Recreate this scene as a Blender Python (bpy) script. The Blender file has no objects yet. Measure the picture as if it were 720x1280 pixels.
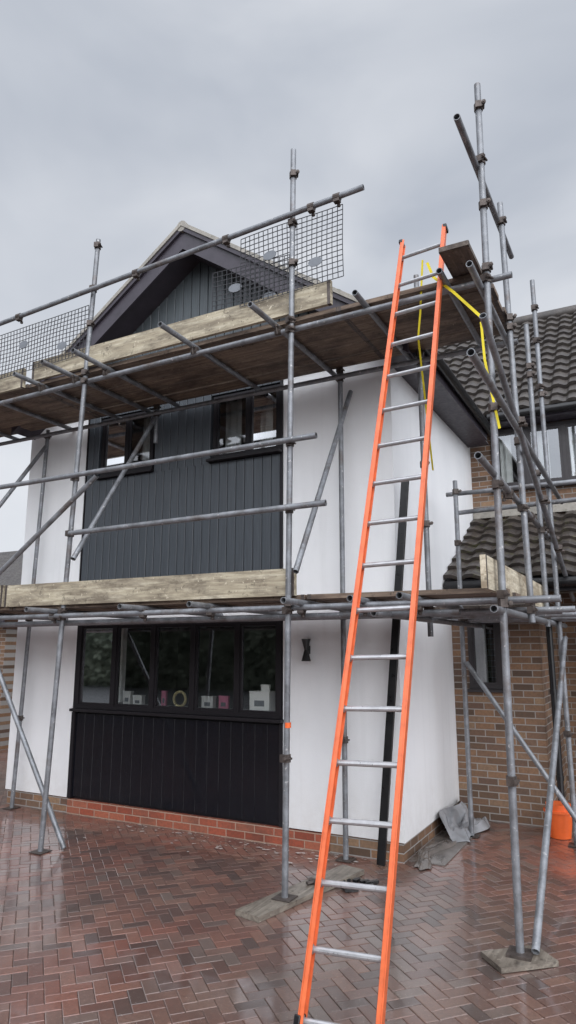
import bpy, bmesh, math, random
from mathutils import Vector, Matrix
random.seed(7)
scene=bpy.context.scene
COL=scene.collection

# ------------------------------------------------------------------ helpers
def lin(r,g,b):
    f=lambda c:(c/255/12.92) if c/255<=0.04045 else ((c/255+0.055)/1.055)**2.4
    return (f(r),f(g),f(b),1)

class MB:
    def __init__(s): s.v=[];s.f=[];s.m=[];s.mats=[]
    def mi(s,m):
        if m not in s.mats: s.mats.append(m)
        return s.mats.index(m)
    def add(s,vs,fs,m):
        o=len(s.v);s.v+= [tuple(p) for p in vs];k=s.mi(m)
        for f in fs: s.f.append([o+i for i in f]);s.m.append(k)
    def box(s,a,b,m):
        x0,y0,z0=[min(a[i],b[i]) for i in range(3)];x1,y1,z1=[max(a[i],b[i]) for i in range(3)]
        s.add([(x0,y0,z0),(x1,y0,z0),(x1,y1,z0),(x0,y1,z0),(x0,y0,z1),(x1,y0,z1),(x1,y1,z1),(x0,y1,z1)],
              [(0,3,2,1),(4,5,6,7),(0,1,5,4),(1,2,6,5),(2,3,7,6),(3,0,4,7)],m)
    def beam(s,p,q,w,h,m,up=(0,0,1)):
        p=Vector(p);q=Vector(q);d=(q-p).normalized();u=Vector(up)
        sd=d.cross(u).normalized();u=sd.cross(d).normalized()
        vs=[]
        for c in (p,q):
            for a,b in ((-1,-1),(1,-1),(1,1),(-1,1)): vs.append(c+sd*a*w/2+u*b*h/2)
        s.add(vs,[(0,1,2,3),(7,6,5,4),(0,4,5,1),(1,5,6,2),(2,6,7,3),(3,7,4,0)],m)
    def tube(s,p,q,r,m,n=12,hollow=True,r2=None):
        p=Vector(p);q=Vector(q);d=(q-p).normalized()
        a=Vector((0,0,1)) if abs(d.z)<.9 else Vector((1,0,0))
        u=d.cross(a).normalized();w=d.cross(u).normalized()
        if r2 is None:r2=r
        def ring(c,rr): return [c+(u*math.cos(2*math.pi*i/n)+w*math.sin(2*math.pi*i/n))*rr for i in range(n)]
        vs=ring(p,r)+ring(q,r2);fs=[(i,(i+1)%n,n+(i+1)%n,n+i) for i in range(n)]
        if hollow:
            vs+=ring(p,r*.83)+ring(q,r2*.83)+ring(p+d*.08,r*.83)+ring(q-d*.08,r2*.83)
            for i in range(n):
                j=(i+1)%n
                fs+=[(i,2*n+i,2*n+j,j),(n+i,n+j,3*n+j,3*n+i),(2*n+i,4*n+i,4*n+j,2*n+j),(3*n+i,3*n+j,5*n+j,5*n+i)]
            fs+=[tuple(range(4*n,5*n)),tuple(range(5*n,6*n))]
        else: fs+=[tuple(range(n)),tuple(range(n,2*n))]
        s.add(vs,fs,m)
    def prism(s,poly,axis,a,b,m):
        n=len(poly)
        def mk(p,t):
            l=list(p);l.insert(axis,t);return tuple(l)
        vs=[mk(p,a) for p in poly]+[mk(p,b) for p in poly]
        fs=[tuple(range(n)),tuple(reversed(range(n,2*n)))]+[(i,n+i,n+(i+1)%n,(i+1)%n) for i in range(n)]
        s.add(vs,fs,m)
    def build(s,name,parent=None,smooth=True,bevel=0):
        me=bpy.data.meshes.new(name);me.from_pydata(s.v,[],s.f)
        for m in s.mats: me.materials.append(m)
        me.polygons.foreach_set("material_index",s.m)
        bm=bmesh.new();bm.from_mesh(me);bmesh.ops.recalc_face_normals(bm,faces=bm.faces);bm.to_mesh(me);bm.free()
        if smooth:
            me.polygons.foreach_set("use_smooth",[True]*len(me.polygons))
            me.set_sharp_from_angle(angle=math.radians(35))
        ob=bpy.data.objects.new(name,me);COL.objects.link(ob)
        if parent: ob.parent=parent
        if bevel:
            md=ob.modifiers.new("bev",'BEVEL');md.width=bevel;md.segments=2;md.limit_method='ANGLE';md.angle_limit=math.radians(40)
        return ob
def empty(name):
    e=bpy.data.objects.new(name,None);COL.objects.link(e);return e

# ------------------------------------------------------------------ materials
class NT:
    def __init__(s,name):
        s.mat=bpy.data.materials.new(name);s.mat.use_nodes=True;s.t=s.mat.node_tree
        s.b=s.t.nodes["Principled BSDF"];s.tc=s.t.nodes.new("ShaderNodeTexCoord")
    def n(s,ty,**k):
        x=s.t.nodes.new(ty)
        for a,b in k.items(): setattr(x,a,b)
        return x
    def l(s,a,b): s.t.links.new(a,b)
    def scale(s,v,src=None):
        m=s.n("ShaderNodeMapping");m.inputs["Scale"].default_value=v
        s.l(src or s.tc.outputs["Object"],m.inputs["Vector"]);return m.outputs[0]
    def noise(s,vec,sc,det=4,rough=.55,dist=0):
        x=s.n("ShaderNodeTexNoise");x.inputs["Scale"].default_value=sc;x.inputs["Detail"].default_value=det
        x.inputs["Roughness"].default_value=rough;x.inputs["Distortion"].default_value=dist
        s.l(vec,x.inputs["Vector"]);return x.outputs["Fac"]
    def ramp(s,fac,stops):
        r=s.n("ShaderNodeValToRGB");e=r.color_ramp.elements
        while len(e)<len(stops): e.new(.5)
        for i,(p,c) in enumerate(stops):
            e[i].position=p;e[i].color=c if hasattr(c,'__len__') else (c,c,c,1)
        s.l(fac,r.inputs[0]);return r.outputs[0]
    def mix(s,fac,a,b,mode='MIX'):
        m=s.n("ShaderNodeMix",data_type='RGBA',blend_type=mode)
        for i,v in ((0,fac),(6,a),(7,b)):
            if hasattr(v,'is_linked') or hasattr(v,'links'): s.l(v,m.inputs[i])
            else: m.inputs[i].default_value=v
        return m.outputs[2]
    def bump(s,h,strength=.3,dist=.01):
        b=s.n("ShaderNodeBump");b.inputs["Strength"].default_value=strength;b.inputs["Distance"].default_value=dist
        s.l(h,b.inputs["Height"]);s.l(b.outputs[0],s.b.inputs["Normal"]);return b
    def set(s,name,v):
        if hasattr(v,'links'): s.l(v,s.b.inputs[name])
        else: s.b.inputs[name].default_value=v

def plain(name,c,rough=.5,metal=0,var=.15,spec=.5,nsc=6):
    m=NT(name);o=m.tc.outputs["Object"]
    n=m.noise(o,nsc,5)
    lo=tuple(x*(1-var) for x in c[:3])+(1,);hi=tuple(min(1,x*(1+var)) for x in c[:3])+(1,)
    m.set("Base Color",m.ramp(n,[(.3,lo),(.7,hi)]))
    m.set("Roughness",m.ramp(m.noise(o,nsc*3,4),[(.3,max(.03,rough-.1)),(.7,min(1,rough+.1))]))
    m.set("Metallic",metal);m.set("Specular IOR Level",spec)
    return m.mat

def m_render():
    m=NT("white_render");o=m.tc.outputs["Object"]
    big=m.noise(m.scale((1,1,.35)),1.3,6,.6)
    c=m.ramp(big,[(.3,(.77,.775,.79,1)),(.62,(.84,.84,.85,1))])
    streak=m.noise(m.scale((7,7,.5)),1.0,5,.6)
    c=m.mix(m.ramp(streak,[(.55,0.0),(.85,.30)]),c,(.58,.58,.58,1))
    sp=m.n("ShaderNodeSeparateXYZ");m.l(o,sp.inputs[0])
    mr=m.n("ShaderNodeMapRange");mr.inputs[1].default_value=.1;mr.inputs[2].default_value=.8;mr.inputs[3].default_value=.7;mr.inputs[4].default_value=0
    m.l(sp.outputs[2],mr.inputs[0])
    mu=m.n("ShaderNodeMath",operation='MULTIPLY');m.l(mr.outputs[0],mu.inputs[0]);m.l(m.noise(o,9,6,.7),mu.inputs[1])
    c=m.mix(mu.outputs[0],c,(.48,.44,.40,1))
    m.set("Base Color",c);m.set("Roughness",.75)
    m.bump(m.noise(o,90,4,.7),.4,.006);return m.mat
def m_brick(axis,pal,name,mortar=(.30,.28,.26,1),rough=.7,dirt=.35):
    m=NT(name);sp=m.n("ShaderNodeSeparateXYZ");m.l(m.tc.outputs["Object"],sp.inputs[0])
    cb=m.n("ShaderNodeCombineXYZ");m.l(sp.outputs[axis],cb.inputs[0]);m.l(sp.outputs[2],cb.inputs[1])
    b=m.n("ShaderNodeTexBrick");m.l(cb.outputs[0],b.inputs["Vector"])
    b.inputs["Scale"].default_value=1;b.inputs["Brick Width"].default_value=.225;b.inputs["Row Height"].default_value=.075
    b.inputs["Mortar Size"].default_value=.006;b.inputs["Mortar Smooth"].default_value=.15;b.inputs["Bias"].default_value=0
    b.inputs["Color1"].default_value=(0,0,0,1);b.inputs["Color2"].default_value=(1,1,1,1);b.inputs["Mortar"].default_value=(.5,.5,.5,1)
    c=m.ramp(b.outputs["Color"],[(i/(len(pal)-1),p) for i,p in enumerate(pal)])
    n=m.noise(m.tc.outputs["Object"],35,5,.65)
    c=m.mix(m.ramp(n,[(.35,.0),(.75,.5)]),c,(.05,.04,.03,1))
    st=m.noise(m.tc.outputs["Object"],1.6,5,.6)
    c=m.mix(m.ramp(st,[(.5,0.0),(.8,dirt)]),c,(.04,.04,.035,1))
    c=m.mix(b.outputs["Fac"],c,mortar)
    m.set("Base Color",c);m.set("Roughness",rough)
    iv=m.n("ShaderNodeMath",operation='SUBTRACT');iv.inputs[0].default_value=1;m.l(b.outputs["Fac"],iv.inputs[1])
    ad=m.n("ShaderNodeMath",operation='MULTIPLY_ADD');m.l(n,ad.inputs[0]);ad.inputs[1].default_value=.3;m.l(iv.outputs[0],ad.inputs[2])
    m.bump(ad.outputs[0],.7,.006);return m.mat
def m_wood(axis,cols,name,rough=.75):
    m=NT(name);s=[14,14,14];s[axis]=.8
    g=m.noise(m.scale(s),2.2,7,.65,.6)
    c=m.ramp(g,[(.3,cols[0]),(.5,cols[1]),(.72,cols[2])])
    s2=[2.2,2.2,5];s2[axis]=1.3
    bl=m.noise(m.scale(s2),1.6,7,.7,.3)
    c=m.mix(m.ramp(bl,[(.44,0.0),(.62,.9)]),c,cols[3])
    sp=m.noise(m.tc.outputs["Object"],22,3,.6)
    c=m.mix(m.ramp(sp,[(.60,0.0),(.70,.7)]),c,tuple(x*.35 for x in cols[0][:3])+(1,))
    sp=m.noise(m.tc.outputs["Object"],34,3,.6)
    c=m.mix(m.ramp(sp,[(.66,0.0),(.72,.55)]),c,tuple(min(1,x*1.5) for x in cols[2][:3])+(1,))
    m.set("Base Color",c);m.set("Roughness",rough);m.bump(g,.5,.005);return m.mat
def m_clad(name,c,rough,k=.22,bump=.25):
    m=NT(name);g=m.noise(m.scale((30,30,1.2)),2,6,.65)
    lo=tuple(x*(1-k) for x in c[:3])+(1,);hi=tuple(x*(1+k) for x in c[:3])+(1,)
    cc=m.ramp(g,[(.3,lo),(.7,hi)])
    m.set("Base Color",cc);m.set("Roughness",m.ramp(m.noise(m.scale((4,4,.7)),2,4),[(.3,max(.04,rough-.08)),(.7,rough+.12)]));m.bump(g,bump,.003)
    return m.mat
def m_tile(name,base,hi,moss):
    m=NT(name);o=m.tc.outputs["Object"];g=m.noise(o,4,7,.7)
    c=m.ramp(g,[(.3,base),(.7,hi)])
    c=m.mix(m.ramp(m.noise(o,13,5,.7),[(.55,0.0),(.7,.7)]),c,moss)
    m.set("Base Color",c);m.set("Roughness",m.ramp(m.noise(o,20,4),[(.3,.3),(.7,.6)]));m.bump(m.noise(o,60,4,.7),.5,.004);return m.mat
def m_steel():
    m=NT("galvanised_steel");o=m.tc.outputs["Object"]
    g=m.noise(o,7,7,.7)
    c=m.ramp(g,[(.25,lin(88,88,90)),(.5,lin(124,126,130)),(.75,lin(156,159,164))])
    c=m.mix(m.ramp(m.noise(o,3.1,6,.7),[(.54,0.0),(.68,.65)]),c,lin(92,76,66))
    c=m.mix(m.ramp(m.noise(o,30,3,.6),[(.64,0.0),(.72,.65)]),c,lin(205,203,200))
    m.set("Base Color",c);m.set("Metallic",.45);m.set("Roughness",m.ramp(g,[(.3,.38),(.7,.6)]));m.bump(m.noise(o,120,3),.15,.002);return m.mat
def m_glass():
    m=NT("window_glass");t=m.t;t.nodes.remove(m.b)
    out=[n for n in t.nodes if n.type=='OUTPUT_MATERIAL'][0]
    tr=m.n("ShaderNodeBsdfTransparent");tr.inputs[0].default_value=(.88,.91,.90,1)
    gl=m.n("ShaderNodeBsdfGlossy");gl.inputs["Roughness"].default_value=.03;gl.inputs[0].default_value=(.95,.97,1,1)
    b=m.n("ShaderNodeBump");b.inputs["Strength"].default_value=.03;b.inputs["Distance"].default_value=.01
    m.l(m.noise(m.tc.outputs["Object"],1.4,1),b.inputs["Height"]);m.l(b.outputs[0],gl.inputs["Normal"])
    fr=m.n("ShaderNodeFresnel");fr.inputs[0].default_value=1.7
    mu=m.n("ShaderNodeMath",operation='MULTIPLY_ADD');m.l(fr.outputs[0],mu.inputs[0]);mu.inputs[1].default_value=1.6;mu.inputs[2].default_value=.09;mu.use_clamp=True
    mx=m.n("ShaderNodeMixShader");m.l(mu.outputs[0],mx.inputs[0]);m.l(tr.outputs[0],mx.inputs[1]);m.l(gl.outputs[0],mx.inputs[2]);m.l(mx.outputs[0],out.inputs[0]);return m.mat
def m_paver():
    m=NT("wet_block_paving");o=m.tc.outputs["Object"]
    at=m.n("ShaderNodeAttribute");at.attribute_name="tone"
    red=m.ramp(at.outputs["Fac"],[(0,lin(94,70,64)),(.25,lin(120,76,64)),(.5,lin(136,84,70)),(.75,lin(148,98,82)),(1,lin(120,98,90))])
    gry=m.ramp(at.outputs["Fac"],[(0,lin(88,78,73)),(.35,lin(110,90,82)),(.7,lin(126,102,90)),(1,lin(116,106,99))])
    zone=m.noise(o,.33,4,.6,.5)
    c=m.mix(m.ramp(zone,[(.42,.1),(.6,.9)]),red,gry)
    n=m.noise(o,55,6,.75);c=m.mix(m.ramp(n,[(.35,.5),(.7,0.0)]),c,lin(56,46,43))
    big=m.noise(o,1.4,6,.65,.4)
    c=m.mix(m.ramp(big,[(.45,.0),(.7,.5)]),c,lin(74,64,60))
    c=m.mix(m.ramp(m.noise(o,110,3,.6),[(.66,0.0),(.72,.6)]),c,lin(180,172,164))
    m.set("Base Color",c)
    wet=m.noise(o,.9,7,.65,.6)
    m.set("Roughness",m.ramp(n,[(.3,.28),(.7,.45)]))
    m.set("Specular IOR Level",.6)
    m.set("Coat Weight",m.ramp(wet,[(.42,1.0),(.66,.45)]));m.set("Coat Roughness",m.ramp(wet,[(.38,.035),(.6,.16)]));m.set("Coat IOR",1.65)
    m.bump(n,.35,.003);return m.mat

BP=[lin(84,66,54),lin(122,92,70),lin(146,110,82),lin(100,76,64),lin(164,132,102)]
M=dict(
 white=m_render(),
 bx=m_brick(0,BP,"brown_brick_front"),
 by=m_brick(1,BP,"brown_brick_side"),
 rx=m_brick(0,[lin(140,70,52),lin(164,84,62),lin(152,92,72),lin(172,98,74)],"red_brick_plinth",mortar=lin(160,134,118),rough=.45,dirt=.7),
 clad=m_clad("grey_cladding",lin(66,71,77),.45),
 gclad=m_clad("gable_cladding",lin(80,86,90),.5),
 black=m_clad("gloss_black_cladding",lin(15,16,23),.12,k=.12,bump=.08),
 frame=plain("dark_upvc",lin(28,25,29),.5,var=.04,spec=.3),
 wframe=plain("brown_upvc",lin(48,44,46),.45,var=.05),
 barge=plain("dark_fascia",lin(62,57,65),.45),
 blackp=plain("black_plastic",lin(20,20,22),.35),
 steel=m_steel(),
 clamp=plain("coupler_steel",lin(84,76,72),.55,.5,.4,nsc=30),
 glass=m_glass(),
 tile=m_tile("roof_tile",lin(46,42,41),lin(80,74,70),lin(84,80,66)),
 tile2=m_tile("porch_roof_tile",lin(40,36,35),lin(74,66,60),lin(92,92,58)),
 verge=m_tile("verge_mortar",lin(122,118,112),lin(168,162,152),lin(92,92,74)),
 toe=m_wood(0,[lin(132,120,102),lin(172,162,140),lin(202,193,173),lin(108,98,84)],"scaffold_board_edge"),
 toey=m_wood(1,[lin(148,136,116),lin(192,182,160),lin(216,208,190),lin(128,114,94)],"scaffold_board_edge_side"),
 deck=m_wood(0,[lin(82,70,60),lin(116,99,85),lin(146,129,112),lin(68,56,49)],"scaffold_board"),
 decky=m_wood(1,[lin(70,62,56),lin(100,90,82),lin(128,116,106),lin(60,52,48)],"scaffold_board_side"),
 sole=m_wood(1,[lin(88,80,72),lin(124,116,106),lin(148,140,128),lin(84,76,68)],"sole_board",rough=.4),
 orange=plain("orange_fibreglass",lin(214,102,58),.42,var=.18,nsc=14),
 orangep=plain("orange_plastic",lin(222,98,44),.4),
 alu=plain("aluminium",lin(172,172,174),.35,.6,.15,nsc=20),
 yellow=plain("yellow_webbing",lin(222,204,40),.7),
 wall_in=plain("interior_paint",lin(132,130,124),.8),
 curtain=plain("white_curtain",lin(225,225,225),.8),
 paper=plain("white_card",lin(240,238,236),.6,var=.05),
 pink=plain("pink_card",lin(224,132,164),.6),
 gold=plain("straw",lin(205,190,140),.7),
 plate=plain("grey_label_plate",lin(112,116,122),.5,var=.1),
 mesh=plain("mesh_guard_wire",lin(52,52,56),.5,.2),
 sheet=plain("wet_membrane",lin(142,143,146),.15,var=.4,nsc=3),
 concrete=plain("wet_concrete",lin(104,98,94),.12,var=.35,nsc=5),
 joint=plain("paving_joint",lin(72,62,57),.3,var=.3,nsc=9),
 residue=plain("plaster_residue",lin(180,176,172),.4,var=.25,nsc=9),
 asphalt=plain("wet_asphalt",lin(64,64,66),.3,var=.2),
 paving=m_paver(),
)

# ------------------------------------------------------------------ ground
def plane(name,x0,y0,x1,y1,z,m):
    b=MB();b.add([(x0,y0,z),(x1,y0,z),(x1,y1,z),(x0,y1,z)],[(0,1,2,3)],m);return b.build(name,smooth=False)
plane("ground",-400,-400,400,400,-.03,M["asphalt"])
drive=empty("block_paved_driveway")
j=plane("joint_sand",-13,-9,7,4,-.0105,M["joint"]);j.parent=drive
def herringbone():
    u=.088;g=.0014;ang=math.radians(45+3);ca,sa=math.cos(ang),math.sin(ang)
    vs=[];fs=[];tone=[];N=170
    for i in range(-N,N):
        for k in range(-N,N):
            c=(i-k)%4
            if c==0: w,h=2*u,u
            elif c==3: w,h=u,2*u
            else: continue
            x0,y0=i*u,k*u
            cx,cy=x0+w/2,y0+h/2
            X=ca*cx-sa*cy-3;Y=sa*cx+ca*cy-2.5
            if not(-12.6<X<6.6 and -8.6<Y<3.9): continue
            if -5.1<X<-.1 and Y>.15: continue
            s0=.0025*math.sin(X*1.9+.7*math.sin(Y*1.3))*math.cos(Y*1.6)-.003
            dz=s0+random.uniform(-.0008,.0008);tx=random.uniform(-.0006,.0006);ty=random.uniform(-.0006,.0006)
            o=len(vs);b=.004
            for (ins,zz) in ((g,-.014),(g,-.0025),(g+b,0)):
                for sx,sy in ((0,0),(1,0),(1,1),(0,1)):
                    px=x0+ins if sx==0 else x0+w-ins
                    py=y0+ins if sy==0 else y0+h-ins
                    z=zz+(dz+tx*(2*sx-1)+ty*(2*sy-1) if zz>-.01 else 0)
                    vs.append((ca*px-sa*py-3,sa*px+ca*py-2.5,z))
            for L in (0,4):
                for a in range(4):
                    q=(a+1)%4;fs.append((o+L+a,o+L+q,o+L+4+q,o+L+4+a))
            fs.append((o+8,o+9,o+10,o+11))
            t=random.random();tone+= [t]*12
    me=bpy.data.meshes.new("pavers");me.from_pydata(vs,[],fs);me.materials.append(M["paving"])
    a=me.attributes.new("tone",'FLOAT','POINT');a.data.foreach_set("value",tone)
    ob=bpy.data.objects.new("pavers",me);COL.objects.link(ob);ob.parent=drive
herringbone()

# ------------------------------------------------------------------ house
house=empty("brick_house")
W=-5.2
xl,xr=-4.14,-1.25
b=MB()
zp=.17;zt=4.93
b.box((W,0,zp),(xl,.12,zt),M["white"])
b.box((xr,0,zp),(0,.12,zt),M["white"])
b.box((xl,0.003,2.2),(xr,.12,2.64),M["white"])
b.box((-.12,.12,zp),(0,3.5,5.15),M["white"])
b.box((W,.12,zp),(W+.12,6,5.0),M["white"])
b.build("rendered_walls",house)
b=MB()
b.box((W+.02,.02,-.02),(xl,.12,zp),M["bx"])
b.box((-.75,.02,-.02),(-.02,.12,zp),M["bx"])
b.box((xl,.0,-.02),(-.75,.12,zp-.012),M["rx"])
b.build("front_plinth",house)
b=MB();b.box((-.12,.12,-.02),(-.02,3.5,zp),M["by"]);b.build("side_plinth",house)
b=MB()
b.box((xl,.04,zp-.012),(xr,.12,1.16),M["black"])
b.box((xl,.04,2.64),(xr,.12,4.02),M["clad"])
for x0,x1 in ((xl,-3.90),(-3.06,-2.18)): b.box((x0,.04,4.02),(x1,.12,4.80),M["clad"])
b.box((xl,.04,4.80),(xr,.12,4.93),M["clad"])
b.build("cladding_backing",house)
def boards(b,x0,x1,z0,ztop,y,th,w,m,gap=.007,ch=.006):
    n=max(1,round((x1-x0)/w));s=(x1-x0)/n
    for i in range(n):
        a=x0+i*s+gap/2;c=x0+(i+1)*s-gap/2
        za=ztop(a) if callable(ztop) else ztop;zc=ztop(c) if callable(ztop) else ztop
        poly=[(a,y+th),(a,y+ch),(a+ch,y),(c-ch,y),(c,y+ch),(c,y+th)]
        vs=[(px,py,z0) for px,py in poly]+[(px,py,za+(zc-za)*(px-a)/(c-a)) for px,py in poly]
        k=6;fs=[tuple(range(k)),tuple(range(k,2*k))]+[(q,(q+1)%k,k+(q+1)%k,k+q) for q in range(k)]
        b.add(vs,fs,m)
b=MB()
boards(b,xl+.05,xr-.04,zp+.02,1.13,.012,.027,.145,M["black"],gap=.0012,ch=.0015)
b.build("lower_cladding",house)
b=MB()
b.box((xl,-.012,zp),(xl+.05,.04,1.14),M["frame"]);b.box((xr-.04,-.012,zp),(xr,.04,1.14),M["frame"])
b.build("lower_cladding_trim",house)
b=MB()
boards(b,xl+.02,xr-.03,2.66,3.99,-.02,.058,.115,M["clad"])
boards(b,xl+.02,-3.93,3.99,4.9,-.02,.058,.115,M["clad"])
boards(b,-3.03,-2.21,3.99,4.9,-.02,.058,.115,M["clad"])
boards(b,-3.93,-3.03,4.82,4.9,-.02,.058,.115,M["clad"])
boards(b,-2.21,xr-.03,4.82,4.9,-.02,.058,.115,M["clad"])
b.box((xr-.03,-.025,2.65),(xr,.04,4.9),M["frame"])
b.box((xl,-.025,2.65),(xl+.02,.04,4.9),M["frame"])
b.build("upper_cladding",house)
def window(name,xs,z0,z1,y=-.01,sill=.1,m=None,k=.026):
    m=m or M["frame"];e=empty(name);e.parent=house
    b=MB();f=.045
    b.box((xs[0],y,z0),(xs[-1],y+.07,z0+f),m);b.box((xs[0],y,z1-f),(xs[-1],y+.07,z1),m)
    for i,x in enumerate(xs):
        w=f if i in(0,len(xs)-1) else .05
        xa=x if i==0 else (x-w if i==len(xs)-1 else x-w/2)
        b.box((xa,y+.002,z0+f),(xa+w,y+.068,z1-f),m)
    b.build("frame",e)
    g=MB();s=MB()
    for i in range(len(xs)-1):
        a=xs[i]+(f if i==0 else .025);c=xs[i+1]-(f if i==len(xs)-2 else .025)
        za,zc=z0+f,z1-f
        s.box((a,y+.012,za),(c,y+.055,za+k),m);s.box((a,y+.012,zc-k),(c,y+.055,zc),m)
        s.box((a,y+.012,za+k),(a+k,y+.055,zc-k),m);s.box((c-k,y+.012,za+k),(c,y+.055,zc-k),m)
        t=random.uniform(-.0012,.0012)
        g.add([(a+k,y+.03+t,za+k),(c-k,y+.03-t,za+k),(c-k,y+.03-t,zc-k),(a+k,y+.03+t,zc-k)],[(0,1,2,3)],M["glass"])
    s.build("sash",e);g.build("glass",e,smooth=False)
    if sill:
        b=MB();b.box((xs[0]-.03,y-sill,z0-.035),(xs[-1]+.03,y+.05,z0-.003),m);b.build("sill",e,bevel=.004)
window("lower_window",[-4.10,-3.52,-2.94,-2.38,-1.80,-1.27],1.19,2.2,sill=.06)
window("upper_left_window",[-3.90,-3.48,-3.06],4.03,4.80,sill=.07,k=.018)
window("upper_right_window",[-2.18,-1.70,-1.28],4.03,4.80,sill=.09,k=.018)
b=MB();b.box((xl,0,1.14),(-4.10,.06,2.2),M["frame"]);b.box((-1.27,0,1.19),(xr,.06,2.2),M["frame"])
b.box((-1.28,-.01,4.03),(xr-.03,.06,4.8),M["frame"])
b.build("window_posts",house)
def room(name,x0,y0,z0,x1,y1,z1,m):
    b=MB();b.add([(x0,y0,z0),(x1,y0,z0),(x1,y1,z0),(x0,y1,z0),(x0,y0,z1),(x1,y0,z1),(x1,y1,z1),(x0,y1,z1)],
      [(0,3,2,1),(4,5,6,7),(1,2,6,5),(2,3,7,6),(3,0,4,7)],m);return b.build(name,house,smooth=False)
room("lower_room",-5.0,.13,.1,-.2,3.2,2.4,M["wall_in"])
room("upper_room",-5.0,.13,2.55,-.2,3.2,4.9,M["wall_in"])
b=MB();b.box((-4.1,.07,1.17),(-1.28,.36,1.235),M["curtain"]);b.build("inner_sill",house)
def curtain(b,x0,x1,z0,z1,y,m):
    n=max(3,int((x1-x0)/.018));vs=[];fs=[]
    for i in range(n+1):
        x=x0+(x1-x0)*i/n;yy=y+.018*math.sin(i*1.1)+.008*math.sin(i*.37)
        vs+=[(x,yy,z0),(x,yy,z1)]
        if i: fs.append((2*i-2,2*i,2*i+1,2*i-1))
    b.add(vs,fs,m)
b=MB()
for x0,x1 in ((-3.85,-3.62),(-3.4,-3.1),(-2.14,-1.92),(-1.66,-1.5),(-1.44,-1.32)): curtain(b,x0,x1,3.7,4.8,.2,M["curtain"])
curtain(b,-4.06,-3.62,1.25,2.15,.30,M["curtain"])
b.build("curtains",house)
# gable
rx,rz,sl=-2.41,6.89,.70
top=lambda x: rz-.10-sl*abs(x-rx)
b=MB()
b.prism([(W,4.93),(0,4.93),(0,top(0)),(rx,top(rx)),(W,top(W))],1,.02,.12,M["gclad"])
b.build("gable_wall",house)
b=MB()
boards(b,W+.05,rx,4.96,top,-.03,.05,.125,M["gclad"],gap=.009);boards(b,rx,-.05,4.96,top,-.03,.05,.125,M["gclad"],gap=.009)
b.build("gable_cladding",house)
b=MB();b.box((W,-.06,4.9),(0,-.0,4.955),M["barge"]);b.build("gable_base_trim",house)
oh=-.40;ex=.32;el=rx-(ex-rx)
def slopepoly(x0,x1,d0,d1):
    f=lambda x,d: rz-sl*abs(x-rx)-d
    return [(x0,f(x0,d0)),(x1,f(x1,d0)),(x1,f(x1,d1)),(x0,f(x0,d1))]
for nm,(x0,x1) in dict(barge_board_left=(el,rx),barge_board_right=(rx,ex)).items():
    b=MB();b.prism(slopepoly(x0,x1,.03,.30),1,oh,oh+.03,M["barge"])
    b.prism(slopepoly(x0,x1,.25,.268),1,oh+.03,.0,M["barge"])
    b.prism(slopepoly(x0,x1,.02,.075),1,oh-.035,oh-.001,M["barge"])
    b.prism(slopepoly(x0,x1,-.035,.018),1,oh-.05,oh+.06,M["verge"])
    b.build(nm,house)
def roof(name,org,u,v,width,length,m,mat,tw=.2,gauge=.3,amp=.018,lift=.034):
    org=Vector(org);u=Vector(u).normalized();v=Vector(v).normalized();nrm=u.cross(v).normalized()
    if nrm.z<0:nrm=-nrm
    nc=int(round(length/gauge));g=length/nc;seg=6
    nu=int(width/tw*seg);vs=[];fs=[]
    for c in range(nc):
        o=len(vs)
        jit=[random.uniform(-.006,.006) for _ in range(nu//seg+2)]
        for i in range(nu+1):
            t=(i%seg)/seg;h=amp*math.sin(2*math.pi*t)+(amp*.6 if t==0 else 0)+jit[i//seg]
            p=org+u*(width*i/nu)
            a=p+v*(c*g-.03+jit[i//seg])+nrm*(h+lift);bb=p+v*((c+1)*g)+nrm*(h+.002);lo=p+v*(c*g-.03+jit[i//seg])+nrm*(h+.002)
            vs+=[lo,a,bb]
        for i in range(nu):
            k=o+3*i
            fs.append((k,k+3,k+4,k+1));fs.append((k+1,k+4,k+5,k+2))
    b=MB();b.add(vs,fs,mat)
    b.add([org-nrm*.03,org+u*width-nrm*.03,org+u*width+v*length-nrm*.03,org+v*length-nrm*.03],[(0,1,2,3)],M["barge"])
    me=bpy.data.meshes.new(name);me.from_pydata([tuple(x) for x in b.v],[],b.f)
    for mm in b.mats: me.materials.append(mm)
    me.polygons.foreach_set("material_index",b.m)
    ob=bpy.data.objects.new(name,me);COL.objects.link(ob);ob.parent=house;return ob
hw=ex-rx;rl=math.hypot(hw,hw*sl)
roof("main_roof_right",(ex,oh,rz-sl*hw),(0,1,0),(-1,0,sl),5.5,rl,0,M["tile"])
roof("main_roof_left",(el,oh,rz-sl*hw),(0,1,0),(1,0,sl),5.5,rl,0,M["tile"])
b=MB();b.tube((rx,oh-.04,rz-.02),(rx,5.2,rz-.02),.07,M["verge"],n=12,hollow=False);b.build("ridge_tiles",house)
ze=rz-sl*hw
b=MB()
b.box((ex-.02,oh+.03,ze-.2),(ex+.005,3.15,ze-.01),M["barge"])
b.box((0.0,oh+.03,ze-.2),(ex-.02,3.4,ze-.185),M["barge"])
b.tube((ex+.06,oh,ze-.06),(ex+.06,3.2,ze-.08),.055,M["blackp"],n=14)
b.box((el-.005,oh+.03,ze-.2),(el+.02,5,ze-.01),M["barge"]);b.box((el+.02,oh+.03,ze-.2),(W,5,ze-.185),M["barge"])
b.tube((el-.06,oh,ze-.06),(el-.06,5,ze-.08),.055,M["blackp"],n=14)
b.build("eaves",house)
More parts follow.
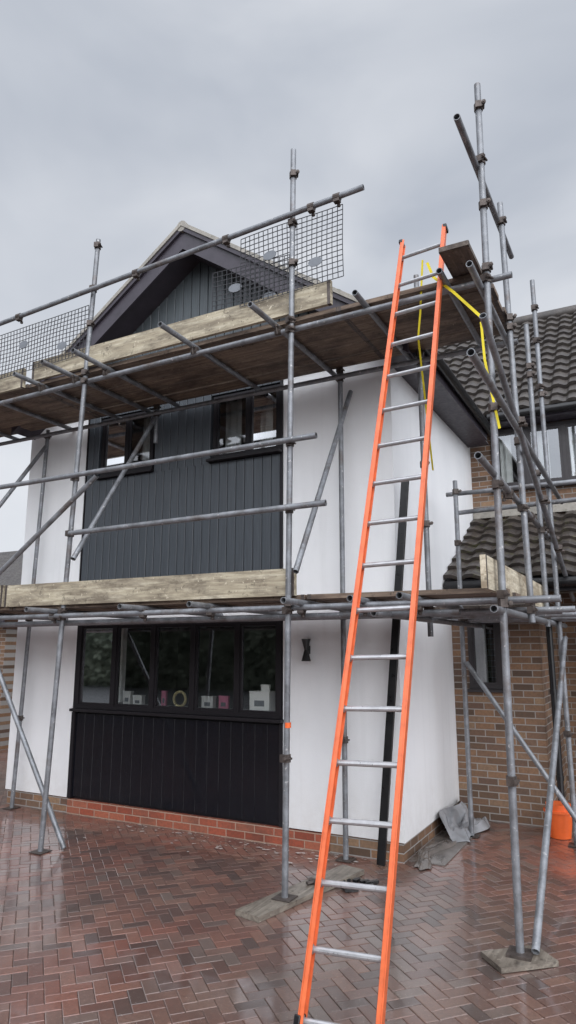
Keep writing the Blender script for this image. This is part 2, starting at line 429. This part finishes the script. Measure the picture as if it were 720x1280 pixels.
# rear wing
b=MB()
b.box((0,3.5,-.02),(.31,3.65,5.15),M["bx"])
b.box((.31,3.5,3.0),(2.3,3.65,4.12),M["bx"]);b.box((2.3,3.5,-.02),(6,3.65,5.15),M["bx"])
b.box((.31,3.5,-.02),(2.3,3.65,3.0),M["bx"])
b.box((.31,3.5,5.0),(2.3,3.65,5.15),M["bx"])
b.build("wing_wall",house)
b=MB();b.box((5.9,3.65,-.02),(6,9,5.15),M["by"]);b.box((W+.01,6,-.02),(W+.13,9,5.1),M["by"]);b.prism([(3.5,5.15),(9,5.15),(6.15,7.75)],0,5.9,5.99,M["by"]);b.build("wing_end_wall",house)
wr=math.hypot(2.95,2.7)
roof("wing_roof_front",(W-.2,3.2,5.17),(1,0,0),(0,2.95,2.7),11.6,wr,0,M["tile"],tw=.22,gauge=.29,amp=.022,lift=.055)
roof("wing_roof_back",(W-.2,9.1,5.17),(1,0,0),(0,-2.95,2.7),11.6,wr,0,M["tile"],tw=.22,gauge=.29,amp=.022,lift=.055)
b=MB();b.tube((W-.2,6.15,7.88),(6.4,6.15,7.88),.11,M["tile"],n=12,hollow=False);b.build("wing_ridge",house)
b=MB();b.box((.33,3.2,5.02),(6.3,3.22,5.17),M["barge"]);b.box((.0,3.22,5.02),(6.3,3.5,5.035),M["barge"])
b.tube((.35,3.14,5.1),(6.4,3.14,5.08),.055,M["blackp"],n=14);b.build("wing_eaves",house)
window("wing_window",[.31,.80,1.30,1.80,2.3],4.12,5.0,y=3.455,sill=.08,m=M["wframe"],k=.04)
b=MB();curtain(b,.40,.56,4.1,5,3.66,M["curtain"]);curtain(b,.68,.76,4.1,5,3.66,M["curtain"]);curtain(b,.88,1.08,4.1,5,3.66,M["curtain"]);curtain(b,1.36,1.56,4.1,5,3.66,M["curtain"]);curtain(b,2.0,2.2,4.1,5,3.66,M["curtain"]);b.build("wing_curtain",house)
room("wing_room",.1,3.66,3.5,2.6,5,5.05,M["wall_in"])
# lean-to porch
b=MB()
px0,px1,py=.0,1.0,1.97
b.box((px0+.002,py,-.02),(.19,py+.11,2.62),M["bx"]);b.box((.57,py,-.02),(px1,py+.11,2.62),M["bx"])
b.box((.19,py,-.02),(.57,py+.11,1.43),M["bx"]);b.box((.19,py,2.25),(.57,py+.11,2.62),M["bx"])
b.build("porch_front_wall",house)
b=MB();b.box((px1-.11,py+.11,-.02),(px1-.001,3.5,2.62),M["by"]);b.build("porch_side_wall",house)
b=MB();b.box((2.7,py,-.02),(3.6,py+.2,2.62),M["bx"]);b.build("porch_pier",house)
window("porch_window",[.19,.57],1.43,2.25,y=py-.012,sill=.04,m=M["wframe"],k=.03)
b=MB();curtain(b,.24,.36,1.4,2.2,py+.2,M["curtain"]);b.build("porch_curtain",house)
roof("porch_roof",(-.0+.01,1.72,2.70),(1,0,0),(0,1.78,1.02),4.2,math.hypot(1.78,1.02),0,M["tile2"],tw=.25,gauge=.26,amp=.02,lift=.05)
b=MB();b.box((.01,1.74,2.52),(4.2,1.765,2.69),M["frame"]);b.box((.01,1.765,2.52),(4.2,py,2.535),M["frame"])
b.tube((.02,1.68,2.62),(4.2,1.68,2.6),.055,M["blackp"],n=14)
b.box((.01,3.44,3.72),(4.2,3.5,3.84),M["verge"])
b.build("porch_eaves",house)
b=MB();b.tube((1.12,1.9,.0),(1.12,1.9,2.5),.034,M["blackp"]);b.tube((1.12,1.9,2.5),(1.12,1.72,2.6),.034,M["blackp"])
for z in (.5,1.4,2.2): b.tube((1.12,1.9,z),(1.12,1.9,z+.05),.042,M["blackp"])
b.build("downpipe",house)
b=MB();b.box((1.3,3.44,.0),(2.2,3.49,2.1),M["frame"]);b.box((1.4,3.42,1.0),(2.1,3.438,1.95),M["curtain"]);b.build("front_door",house)

# ------------------------------------------------------------------ neighbour
nb=empty("brick_house")
b=MB();b.box((-22,3,-.02),(-9.0,9,2.5),M["bx"]);b.build("walls",nb)
b=MB();vs=[(-22.3,2.7,2.5),(-8.7,2.7,2.5),(-8.7,9.3,2.5),(-22.3,9.3,2.5),(-19,6,4.4),(-11.3,6,4.4)]
b.add(vs,[(0,1,5,4),(1,2,5),(2,3,4,5),(3,0,4),(0,3,2,1)],M["tile"]);b.build("roof",nb)
b=MB();b.box((-22.3,2.66,2.36),(-8.7,2.695,2.52),M["barge"]);b.build("fascia",nb)
b=MB();b.box((-10.8,2.97,1.0),(-9.6,2.998,2.1),M["frame"]);b.box((-10.72,2.955,1.08),(-9.68,2.968,2.02),M["glass"]);b.build("window",nb)

# ------------------------------------------------------------------ scaffolding
sc=empty("scaffolding")
r=.0255
S=M["steel"]
def pole(name,p,q):
    b=MB();b.tube(p,q,r,S,n=14);return b.build(name,sc)
cl=MB()
def clamp(p,d=(0,0,1),o=(0,-1,0)):
    p=Vector(p);d=Vector(d).normalized();o=Vector(o).normalized()
    cl.tube(p-d*.03,p+d*.03,.035,M["clamp"],n=10,hollow=False)
    c=p+o*.035;cl.beam(c-d*.028,c+d*.028,.05,.03,M["clamp"],up=o)
    sd=d.cross(o).normalized()
    cl.tube(p+sd*.04-o*.02,p+sd*.04+o*.07,.009,M["clamp"],n=6,hollow=False)
    cl.tube(p+sd*.04+o*.045,p+sd*.04+o*.065,.017,M["clamp"],n=6,hollow=False)
YO,YI=-1.38,-.14
stds=[("standard",(-3.18,-1.27,0),(-2.82,-1.36,6.28)),("standard",(-.50,-1.36,.01),(-.41,-1.37,6.47)),("standard",(1.24,-1.51,.04),(1.29,-1.38,6.42)),
("standard",(-5.75,-1.3,0),(-5.6,-1.36,6.2)),
("inner_standard",(-4.9,YI,0),(-4.74,YI,4.75)),("inner_standard",(-.52,YI,0),(-.50,YI,4.85)),("inner_standard",(.31,1.21,0),(.33,1.15,3.75)),
("inner_standard",(.36,YI-.02,2.0),(.36,YI-.02,5.6)),
("side_standard",(1.30,-.50,2.1),(1.27,-.50,5.9)),("side_standard",(1.30,1.34,0),(1.29,1.32,6.05)),("side_standard",(1.26,.72,2.1),(1.27,.68,5.22)),
("inner_standard",(-2.9,YI-.02,4.3),(-2.9,YI-.02,4.85))]
for n,p,q in stds: pole(n,p,q)
yo=YO+.05
zu,zl=4.66,2.2
L=[("ledger",(-6.1,yo,zu-.03),(1.45,yo,zu+.04)),("ledger",(-6.1,YI-.06,zu),(1.3,YI-.06,zu)),
("ledger",(-6.1,yo,zl),(1.62,yo-.02,zl+.03)),("ledger",(-6.0,YI-.06,zl-.02),(1.5,YI-.06,zl)),
("ledger",(-6.0,yo+.13,zl-.06),(.9,yo+.1,zl-.04)),
("guard_rail",(-6.1,YO-.05,5.50),(.30,YO-.05,5.79)),
("guard_rail",(-6.1,YO-.05,3.60),(-.17,YO-.05,3.63)),("guard_rail",(-2.9,YO-.05,3.02),(-.09,YO-.05,3.05)),
("guard_rail",(-6.0,YO+.05,3.44),(-4.2,YO+.05,3.47)),
("ledger",(.2,1.25,3.62),(2.6,1.25,3.62)),("ledger",(.3,1.36,3.42),(2.6,1.3,3.46)),("ledger",(.2,1.27,zl),(2.2,1.27,zl)),
("side_rail",(1.25,-2.04,5.62),(1.24,.2,5.75)),("side_rail",(1.34,-2.44,3.64),(1.33,2.2,3.60)),
("side_rail",(1.25,-1.97,3.13),(1.25,2.2,3.05)),
("side_ledger",(1.25,-1.75,zl-.05),(1.25,2.3,zl-.05)),("side_ledger",(.36,-1.6,zl-.05),(.36,1.9,zl-.05)),
("side_ledger",(1.23,-1.8,zu-.06),(1.23,-.2,zu-.06)),
("side_brace",(1.34,-2.0,4.08),(1.36,2.3,2.45)),("side_brace",(1.33,-1.5,.06),(1.34,1.36,2.0)),("side_brace",(.36,1.13,1.75),(1.55,1.05,-.0)),
("ledger_brace",(-.34,-1.48,2.50),(-.42,-.06,4.53)),("ledger_brace",(-2.78,-1.48,2.75),(-2.92,-.08,4.74)),
("facade_brace",(-4.9,YO-.03,1.98),(-2.60,YO-.03,3.58)),("facade_brace",(-3.02,-1.13,.02),(-5.6,-1.2,3.95)),
("ledger_brace",(-4.9,-1.4,2.6),(-4.7,-.2,4.5)),
]
for n,p,q in L: pole(n,p,q)
for x in (-5.4,-4.4,-3.55,-3.05,-2.62,-1.5,-.58):
    a=random.uniform(-.04,.04);ov=random.uniform(.3,.5)
    pole("transom",(x+a,YO-ov,zu+.09),(x,-.02,zu+.075))
for x in (.25,.95): pole("transom",(x,YO-.18,zu+.09),(x,-.02,zu+.075))
for x in (-5.5,-4.3,-3.15,-2.0,-1.25,-.36,.18,.62): pole("transom",(x+random.uniform(-.03,.03),YO-random.uniform(.12,.38),zl+.06),(x,-.03,zl+.05))
for y in (-.4,.5,1.2,1.75): pole("transom",(.2,y,zl+.005),(1.62,y,zl+.005))
def xat(p,q,z):
    t=(z-p[2])/(q[2]-p[2]);return (p[0]+(q[0]-p[0])*t,p[1]+(q[1]-p[1])*t,z)
for n,p,q in stds:
    for z in (zl,zl+.06,zu,zu+.09,3.62,3.04,5.7,6.2,5.3,1.05):
        if z in(6.2,5.3,1.05) and random.random()<.55: continue
        if p[2]<z<q[2]-.03:
            if z in (3.62,3.04) and n=="inner_standard" and p[0]<.3: continue
            clamp(xat(p,q,z),o=(random.uniform(-.6,.6),-1,0))
for x in (-5.4,-4.4,-3.55,-3.05,-2.62,-1.5,-.58): clamp((x,yo,zu+.03),(1,0,0),(0,-.3,1))
for x in (-4.3,-3.15,-2.0,-1.25,-.36,.18,.62): clamp((x,yo,zl+.02),(1,0,0),(0,-.3,-1))
for x in (-3.9,-2.2,-1.1,-.2,.05): clamp((x,YO-.05,5.6+.045*(x+3.9)),(1,0,0),(0,0,-1))
for y in (-.9,.2,1.1,1.9): clamp((1.36,y,4.08-(y+2)*.379),(0,1,-.38),(1,0,0));clamp((1.25,y,3.1),(0,1,0),(0,0,-1))
cl.build("couplers",sc)
def board(b,p,q,w,th,m,band=True):
    b.beam(p,q,w,th,m)
    if band:
        p=Vector(p);q=Vector(q);d=(q-p).normalized()
        for c in (p+d*.02,q-d*.02): b.beam(c-d*.015,c+d*.015,w+.003,th+.003,M["clamp"])
b=MB()
for z,segs in ((zu+.135,[(-6.0,-3.82),(-3.80,-.0),(-.02,1.22)]),(zl+.105,[(-6.0,-3.8),(-3.78,-.35),(-.33,1.2)])):
    for si,(x0,x1) in enumerate(segs):
        for i in range(5):
            y=YO+.19+i*.232
            e0=random.uniform(-.05,.05);e1=random.uniform(-.05,.05)
            board(b,(x0+e0*(si==0),y,z+random.uniform(-.006,.008)),(x1+e1*(si==2),y,z+random.uniform(-.006,.008)),.216+random.uniform(-.006,.006),.038,M["deck"])
b.build("deck_boards",sc)
b=MB()
for i in range(4):
    x=.43+i*.232;board(b,(x,YI+.1+random.uniform(-.03,.03),zl+.055),(x,1.95+random.uniform(-.1,.1),zl+.055),.222,.038,M["decky"])
board(b,(1.10,-1.70,zu+.175),(1.10,-.3,zu+.178),.222,.038,M["decky"])
b.build("side_deck_boards",sc)
b=MB()
board(b,(-3.72,YO+.055,zu+.27),(-.06,YO+.055,zu+.29),.038,.225,M["toe"]);board(b,(-6.1,YO+.06,zu+.22),(-3.86,YO+.06,zu+.23),.038,.225,M["toe"])
board(b,(-6.0,YO+.055,zl+.235),(-3.9,YO+.055,zl+.24),.038,.225,M["toe"]);board(b,(-3.88,YO+.06,zl+.235),(-.42,YO+.055,zl+.235),.038,.225,M["toe"])
b.build("toe_boards",sc)
b=MB();board(b,(1.19,-1.72,zl+.2),(1.21,.95,zl+.19),.038,.225,M["toey"]);b.build("side_toe_board",sc)
b=MB()
for p in ((-3.18,-1.27),(-.5,-1.36),(1.24,-1.51),(-4.9,YI),(-.52,YI),(.31,1.21),(1.3,1.34)):
    b.box((p[0]-.075,p[1]-.075,.031 if p[0]==1.24 else .041 if p==(-.5,-1.36) else .002),(p[0]+.075,p[1]+.075,.047 if p[0]==1.24 or p==(-.5,-1.36) else .008),M["clamp"])
b.build("base_plates",sc)
b=MB();board(b,(-.60,-1.75,.02),(-.33,-.42,.02),.225,.038,M["sole"],False);board(b,(1.09,-1.66,.015),(1.38,-1.40,.015),.24,.03,M["sole"],False);b.build("sole_boards",sc)
def guard(name,x0,z0,x1,z1,y,tilt=0,sp=.05,yd=0):
    b=MB();nx=int((x1-x0)/sp);nz=int((z1-z0)/sp);t=.0028
    P=lambda u,w:(x0+u,y+yd*u+.012*math.sin(u*5)*math.sin(w*6),z0+w+tilt*u)
    for i in range(nx+1):
        for k in range(nz): b.beam(P(i*sp,k*sp),P(i*sp,(k+1)*sp),t*2,t*2,M["mesh"],up=(0,1,0))
    for k in range(nz+1):
        for i in range(nx): b.beam(P(i*sp,k*sp),P((i+1)*sp,k*sp),t*2,t*2,M["mesh"])
    for f in ((.3,.62),(.75,.3)):
        c=Vector(P(nx*sp*f[0],nz*sp*f[1]));n=16
        vs=[c+Vector((.07*math.cos(2*math.pi*i/n),yd*.07*math.cos(2*math.pi*i/n)-.008,.045*math.sin(2*math.pi*i/n))) for i in range(n)]
        vs+=[v+Vector((0,.004,0)) for v in vs]
        b.add(vs,[tuple(range(n)),tuple(range(n,2*n))]+[(i,(i+1)%n,n+(i+1)%n,n+i) for i in range(n)],M["plate"])
    return b.build(name,sc,smooth=False)
guard("mesh_guard",-.98,5.02,.09,5.74,YO+.02,.03)
guard("mesh_guard",-1.35,4.96,-.55,5.55,YO+.10,.03,yd=.12)
guard("mesh_guard",-4.3,4.93,-2.86,5.52,YO+.02,.03)
guard("mesh_guard",-6.0,4.90,-4.35,5.48,YO+.02,.03)

# ------------------------------------------------------------------ ladder
ld=empty("extension_ladder")
fL,fR=Vector((.40,-2.90,0)),Vector((.81,-2.84,0));tL,tR=Vector((.57,-1.26,5.27)),Vector((.945,-1.26,5.30))
b=MB()
for p,q in ((fL,tL),(fR,tR)):
    d=(q-p).normalized();sd=(fR-fL).normalized();nn=sd.cross(d).normalized()
    b.beam(p+d*.03,q,.012,.075,M["orange"],up=nn)
    s=1 if p is fL else -1
    for e in (-1,1):
        c=nn*e*.032+sd*s*.012
        b.beam(p+d*.03+c,q+c,.026,.011,M["orange"],up=nn)
b.build("stiles",ld,bevel=.002)
b=MB()
for k in range(18):
    t=(.06+.297*k)/5.28;p=fL.lerp(tL,t);q=fR.lerp(tR,t)
    b.tube(p,q,.0165,M["alu"],n=10,hollow=False)
    for c,d in ((p,q),(q,p)):
        u=(d-c).normalized();b.tube(c+u*.008,c+u*.02,.024,M["alu"],n=10,hollow=False)
b.build("rungs",ld)
b=MB()
for p,q in ((fL,tL),(fR,tR)):
    d=(q-p).normalized();b.beam(p,p+d*.09,.034,.09,M["blackp"],up=(0,-1,.3));b.beam(q-d*.03,q+d*.006,.032,.08,M["blackp"],up=(0,-1,.3))
b.build("feet",ld,bevel=.005)

# ------------------------------------------------------------------ straps and loose things
def strap(name,pts,w,m):
    b=MB()
    for a,c in zip(pts[:-1],pts[1:]): b.beam(a,c,w,.003,m,up=(0,-1,.2))
    return b.build(name)
strap("ratchet_strap",[(.80,-1.34,4.98),(.84,-1.32,4.85),(1.02,-1.42,4.62),(1.22,-1.46,4.35)],.022,M["yellow"])
strap("ratchet_strap",[(.76,-1.33,5.02),(.70,-1.25,4.6),(.66,-1.2,4.42),(.50,-.35,3.5)],.016,M["yellow"])
strap("ratchet_strap",[(1.225,-1.47,4.3),(1.235,-1.475,4.0),(1.26,-1.475,3.8),(1.31,-1.47,3.45)],.018,M["yellow"])
b=MB();b.beam((-.17,-.17,.01),(.13,-.02,3.55),.075,.035,M["blackp"],up=(0,-1,0));b.build("black_trim_board",bevel=.004)
b=MB();x,z=-.955,1.88
b.tube((x,-.06,z),(x,-.06,z+.11),.018,M["blackp"],n=16,hollow=False,r2=.048)
b.tube((x,-.06,z),(x,-.06,z-.11),.018,M["blackp"],n=16,hollow=False,r2=.048)
b.box((x-.02,-.05,z-.04),(x+.02,-.001,z+.04),M["blackp"]);b.build("wall_light")
b=MB();bx,by=1.12,1.60;n=20
b.tube((bx,by,.0),(bx,by,.26),.105,M["orangep"],n=n,r2=.14);b.tube((bx,by,.245),(bx,by,.265),.15,M["orangep"],n=n)
prev=None
for i in range(11):
    a=math.pi*i/10;c=Vector((bx+.148*math.cos(a),by-.10*math.sin(a),.25-.05*math.sin(a)))
    if prev: b.tube(prev,c,.004,M["alu"],n=6,hollow=False)
    prev=c
b.build("plastic_bucket")
def card(name,x,y,w,d,h,m,z=1.237):
    b=MB();b.box((x-w/2,y,z),(x+w/2,y+d,z+h),m);b.box((x-w/2-.004,y-.004,z+h),(x+w/2+.004,y+d+.004,z+h+.012),m)
    b.box((x-w/4,y-.003,z+h*.3),(x+w/4,y-.001,z+h*.6),M["plate"]);return b.build(name)
Y=.085
card("gift_box",-3.38,Y,.11,.05,.15,M["paper"]);card("gift_box",-3.22,Y,.13,.06,.11,M["paper"])
card("gift_box",-2.24,Y,.15,.06,.13,M["paper"]);card("greeting_card",-2.03,Y,.12,.03,.14,M["pink"]);card("greeting_card",-2.44,Y+.05,.04,.02,.2,M["pink"])
card("coffee_machine",-1.58,Y,.24,.16,.20,M["paper"]);card("gift_box",-2.84,Y,.06,.03,.17,M["pink"]);card("greeting_card",-1.52,Y+.02,.1,.02,.27,M["paper"])
bpy.ops.mesh.primitive_torus_add(location=(-2.63,.11,1.335),rotation=(math.pi/2,0,0),major_radius=.08,minor_radius=.016,major_segments=32,minor_segments=10)
t=bpy.context.object;t.name="wreath_ring";t.data.materials.append(M["gold"])
b=MB();b.box((.0,.1,-.004),(.33,1.96,.008),M["concrete"]);b.build("concrete_path")
def crumple(name,x0,y0,x1,y1,z,h,m,n=30,seed=1,lean=0):
    rnd=random.Random(seed);vs=[];fs=[]
    ph=[(rnd.uniform(4,16),rnd.uniform(4,16),rnd.uniform(0,6)) for _ in range(6)]
    for i in range(n+1):
        for k in range(n+1):
            u,v=i/n,k/n;e=min(1,min(u,1-u,v,1-v)*6)
            hh=sum(abs(math.sin(a*u+c*v+p)) for a,c,p in ph)/6*h*e+rnd.uniform(0,.008)*e+lean*max(0,.5-u)**2*4
            x=x0+(x1-x0)*u+.05*math.sin(v*7+seed);y=y0+(y1-y0)*v+.04*math.sin(u*9)
            vs.append((max(.004,x) if lean else x,y,z+hh))
    for i in range(n):
        for k in range(n): a=i*(n+1)+k;fs.append((a,a+1,a+n+2,a+n+1))
    b=MB();b.add(vs,fs,m);return b.build(name)
crumple("damp_membrane",.06,.9,.36,1.85,.012,.10,M["sheet"],seed=3,lean=.22)
crumple("damp_membrane",.05,-.1,.20,.9,.010,.03,M["concrete"],seed=8)
def splash(n,x0,x1,y0,y1):
    vs=[];fs=[]
    for i in range(n):
        cx=random.uniform(x0,x1);cy=y1-(y1-y0)*abs(random.gauss(0,.35));rr=random.uniform(.004,.03)*random.random()**2+.003;k=9;o=len(vs)
        vs+=[(cx+rr*random.uniform(.7,1.4)*math.cos(6.283*q/k),cy+rr*random.uniform(.5,.9)*math.sin(6.283*q/k),.0035+i*1e-6) for q in range(k)]
        fs.append(tuple(range(o,o+k)))
    b=MB();b.add(vs,fs,M["residue"]);b.build("render_splashes",smooth=False)
splash(260,-3.2,-.3,-.6,-.03)
b=MB()
for i in range(16):
    a=random.uniform(-.5,-.05);c=random.uniform(-.95,-.6);an=random.uniform(0,3.14);l=random.uniform(.04,.11)
    b.beam((a,c,.012),(a+l*math.cos(an),c+l*math.sin(an),.012+random.uniform(0,.02)),.035,.02,M["blackp"])
b.build("offcut_pile")
b=MB()
for i in range(12):
    b.tube((-.42+.02*math.cos(i),-.96+.02*math.sin(i),.055),(-.42+.09*math.cos(i*1.3),-.96+.09*math.sin(i*1.3),.055),.012,M["clamp"],n=6,hollow=False)
b.build("spare_couplers")
b=MB();b.tube((-.475,-1.362,1.28),(-.475,-1.362,1.32),.0275,M["orangep"],n=12,hollow=False);b.build("pole_marker",sc)

# ------------------------------------------------------------------ trees across the road (seen in the glass)
def m_leaf():
    m=NT("foliage");g=m.noise(m.tc.outputs["Object"],.9,4)
    m.set("Base Color",m.ramp(g,[(.3,(.06,.075,.05,1)),(.7,(.13,.145,.10,1))]));m.set("Roughness",.8);return m.mat
leaf=m_leaf();bark=plain("bark",lin(70,58,48),.9)
def tree(x,y,h,rad):
    e=empty("broadleaf_tree");e.location=(x,y,0)
    b=MB();b.tube((0,0,0),(0,0,h*.5),.25,bark,hollow=False,r2=.14)
    cs=[]
    for i in range(11):
        a=i*2.4;c=Vector((math.cos(a)*rad*.55,math.sin(a)*rad*.55,h*(.3+.06*i)))
        b.tube((0,0,h*(.15+.03*i)),c,.09,bark,hollow=False,r2=.03);cs.append((c,rad*random.uniform(.4,.6)))
    b.build("trunk",e)
    vs=[];fs=[]
    for i in range(4500):
        c,rr=random.choice(cs);d=Vector((random.gauss(0,1),random.gauss(0,1),random.gauss(0,.8))).normalized()*rr*random.uniform(.4,1.1)
        p=c+d;u=Vector((random.gauss(0,1),random.gauss(0,1),random.gauss(0,1))).normalized()*.24;w=u.cross(Vector((random.gauss(0,1),random.gauss(0,1),random.gauss(0,1)))).normalized()*.17
        o=len(vs);vs+=[p-u,p+w,p+u,p-w];fs.append((o,o+1,o+2,o+3))
    b=MB();b.add(vs,fs,leaf);b.build("crown",e,smooth=False)
for i,x in enumerate((-34,-29,-24,-19,-14,-9,-4,2,8)): tree(x,-25-(i%3)*2,7.5+(i*37%4)*.7,3.6)
def hedge():
    vs=[];fs=[]
    b=MB();b.box((-44,-21.4,0),(14,-20.8,3.2),leaf)
    for i in range(16000):
        x=random.uniform(-44,14);y=-21+random.uniform(-.7,.7);z=random.uniform(0,3.7+.5*math.sin(x)+.3*math.sin(x*2.7))
        p=Vector((x,y,z));u=Vector((random.gauss(0,1),random.gauss(0,1),random.gauss(0,1))).normalized()*.2;w=u.cross(Vector((random.gauss(0,1),random.gauss(0,1),1))).normalized()*.13
        o=len(vs);vs+=[p-u,p+w,p+u,p-w];fs.append((o,o+1,o+2,o+3))
    b.add(vs,fs,leaf);b.build("hedge",smooth=False)
hedge()

# ------------------------------------------------------------------ light
sd=Vector((.45,-.62,.64)).normalized()
el_=math.asin(sd.z);az=math.atan2(sd.x,sd.y)
sun=bpy.data.lights.new("sun",'SUN');sun.energy=1.3;sun.angle=math.radians(60);sun.color=(1,.98,.95)
so=bpy.data.objects.new("sun",sun);COL.objects.link(so);so.rotation_euler=sd.to_track_quat('Z','Y').to_euler()
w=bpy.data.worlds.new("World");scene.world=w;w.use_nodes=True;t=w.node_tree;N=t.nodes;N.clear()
def nn(ty,**k):
    x=N.new(ty)
    for a,c in k.items(): setattr(x,a,c)
    return x
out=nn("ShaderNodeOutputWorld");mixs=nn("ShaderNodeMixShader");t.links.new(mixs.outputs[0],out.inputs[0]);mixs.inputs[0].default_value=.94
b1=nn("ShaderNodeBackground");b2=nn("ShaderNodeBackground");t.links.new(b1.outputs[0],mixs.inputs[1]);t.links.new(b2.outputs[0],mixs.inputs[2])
sky=nn("ShaderNodeTexSky",sky_type='NISHITA');sky.sun_disc=False;sky.sun_elevation=el_;sky.sun_rotation=az
t.links.new(sky.outputs[0],b1.inputs[0]);b1.inputs[1].default_value=.08
tc=nn("ShaderNodeTexCoord");mp=nn("ShaderNodeMapping");mp.inputs["Scale"].default_value=(1,1,1.9);t.links.new(tc.outputs["Generated"],mp.inputs[0])
no=nn("ShaderNodeTexNoise");no.inputs["Scale"].default_value=1.9;no.inputs["Detail"].default_value=5;no.inputs["Roughness"].default_value=.45;no.inputs["Distortion"].default_value=.5
t.links.new(mp.outputs[0],no.inputs["Vector"])
cr=nn("ShaderNodeValToRGB");t.links.new(no.outputs["Fac"],cr.inputs[0])
e=cr.color_ramp.elements;e[0].position=.36;e[0].color=lin(180,187,199);e[1].position=.66;e[1].color=lin(226,229,235)
e=cr.color_ramp.elements.new(.5);e.color=lin(202,207,216)
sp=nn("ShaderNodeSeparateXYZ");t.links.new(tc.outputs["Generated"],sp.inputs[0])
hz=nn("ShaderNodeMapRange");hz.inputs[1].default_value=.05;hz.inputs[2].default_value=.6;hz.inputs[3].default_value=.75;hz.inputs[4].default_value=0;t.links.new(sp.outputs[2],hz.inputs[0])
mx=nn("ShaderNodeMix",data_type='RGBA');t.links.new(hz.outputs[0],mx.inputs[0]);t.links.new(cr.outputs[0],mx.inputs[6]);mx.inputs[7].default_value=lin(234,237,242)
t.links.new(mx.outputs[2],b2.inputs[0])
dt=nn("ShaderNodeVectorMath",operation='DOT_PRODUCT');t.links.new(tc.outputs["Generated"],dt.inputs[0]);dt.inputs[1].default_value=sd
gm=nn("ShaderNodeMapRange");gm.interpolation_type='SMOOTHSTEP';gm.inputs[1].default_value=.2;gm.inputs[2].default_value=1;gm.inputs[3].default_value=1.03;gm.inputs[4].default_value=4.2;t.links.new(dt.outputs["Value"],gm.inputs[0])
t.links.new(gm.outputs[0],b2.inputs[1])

# ------------------------------------------------------------------ camera
cam=bpy.data.cameras.new("camera");co=bpy.data.objects.new("camera",cam);COL.objects.link(co);scene.camera=co
co.location=(2.155,-6.323,1.9);co.rotation_euler=(math.radians(90+11.3),0,math.radians(27.9))
cam.sensor_fit='VERTICAL';cam.sensor_height=24;cam.lens=850/1280*24;cam.clip_end=1500;cam.clip_start=.05
scene.view_settings.view_transform='Standard';scene.view_settings.look='None';scene.view_settings.exposure=0
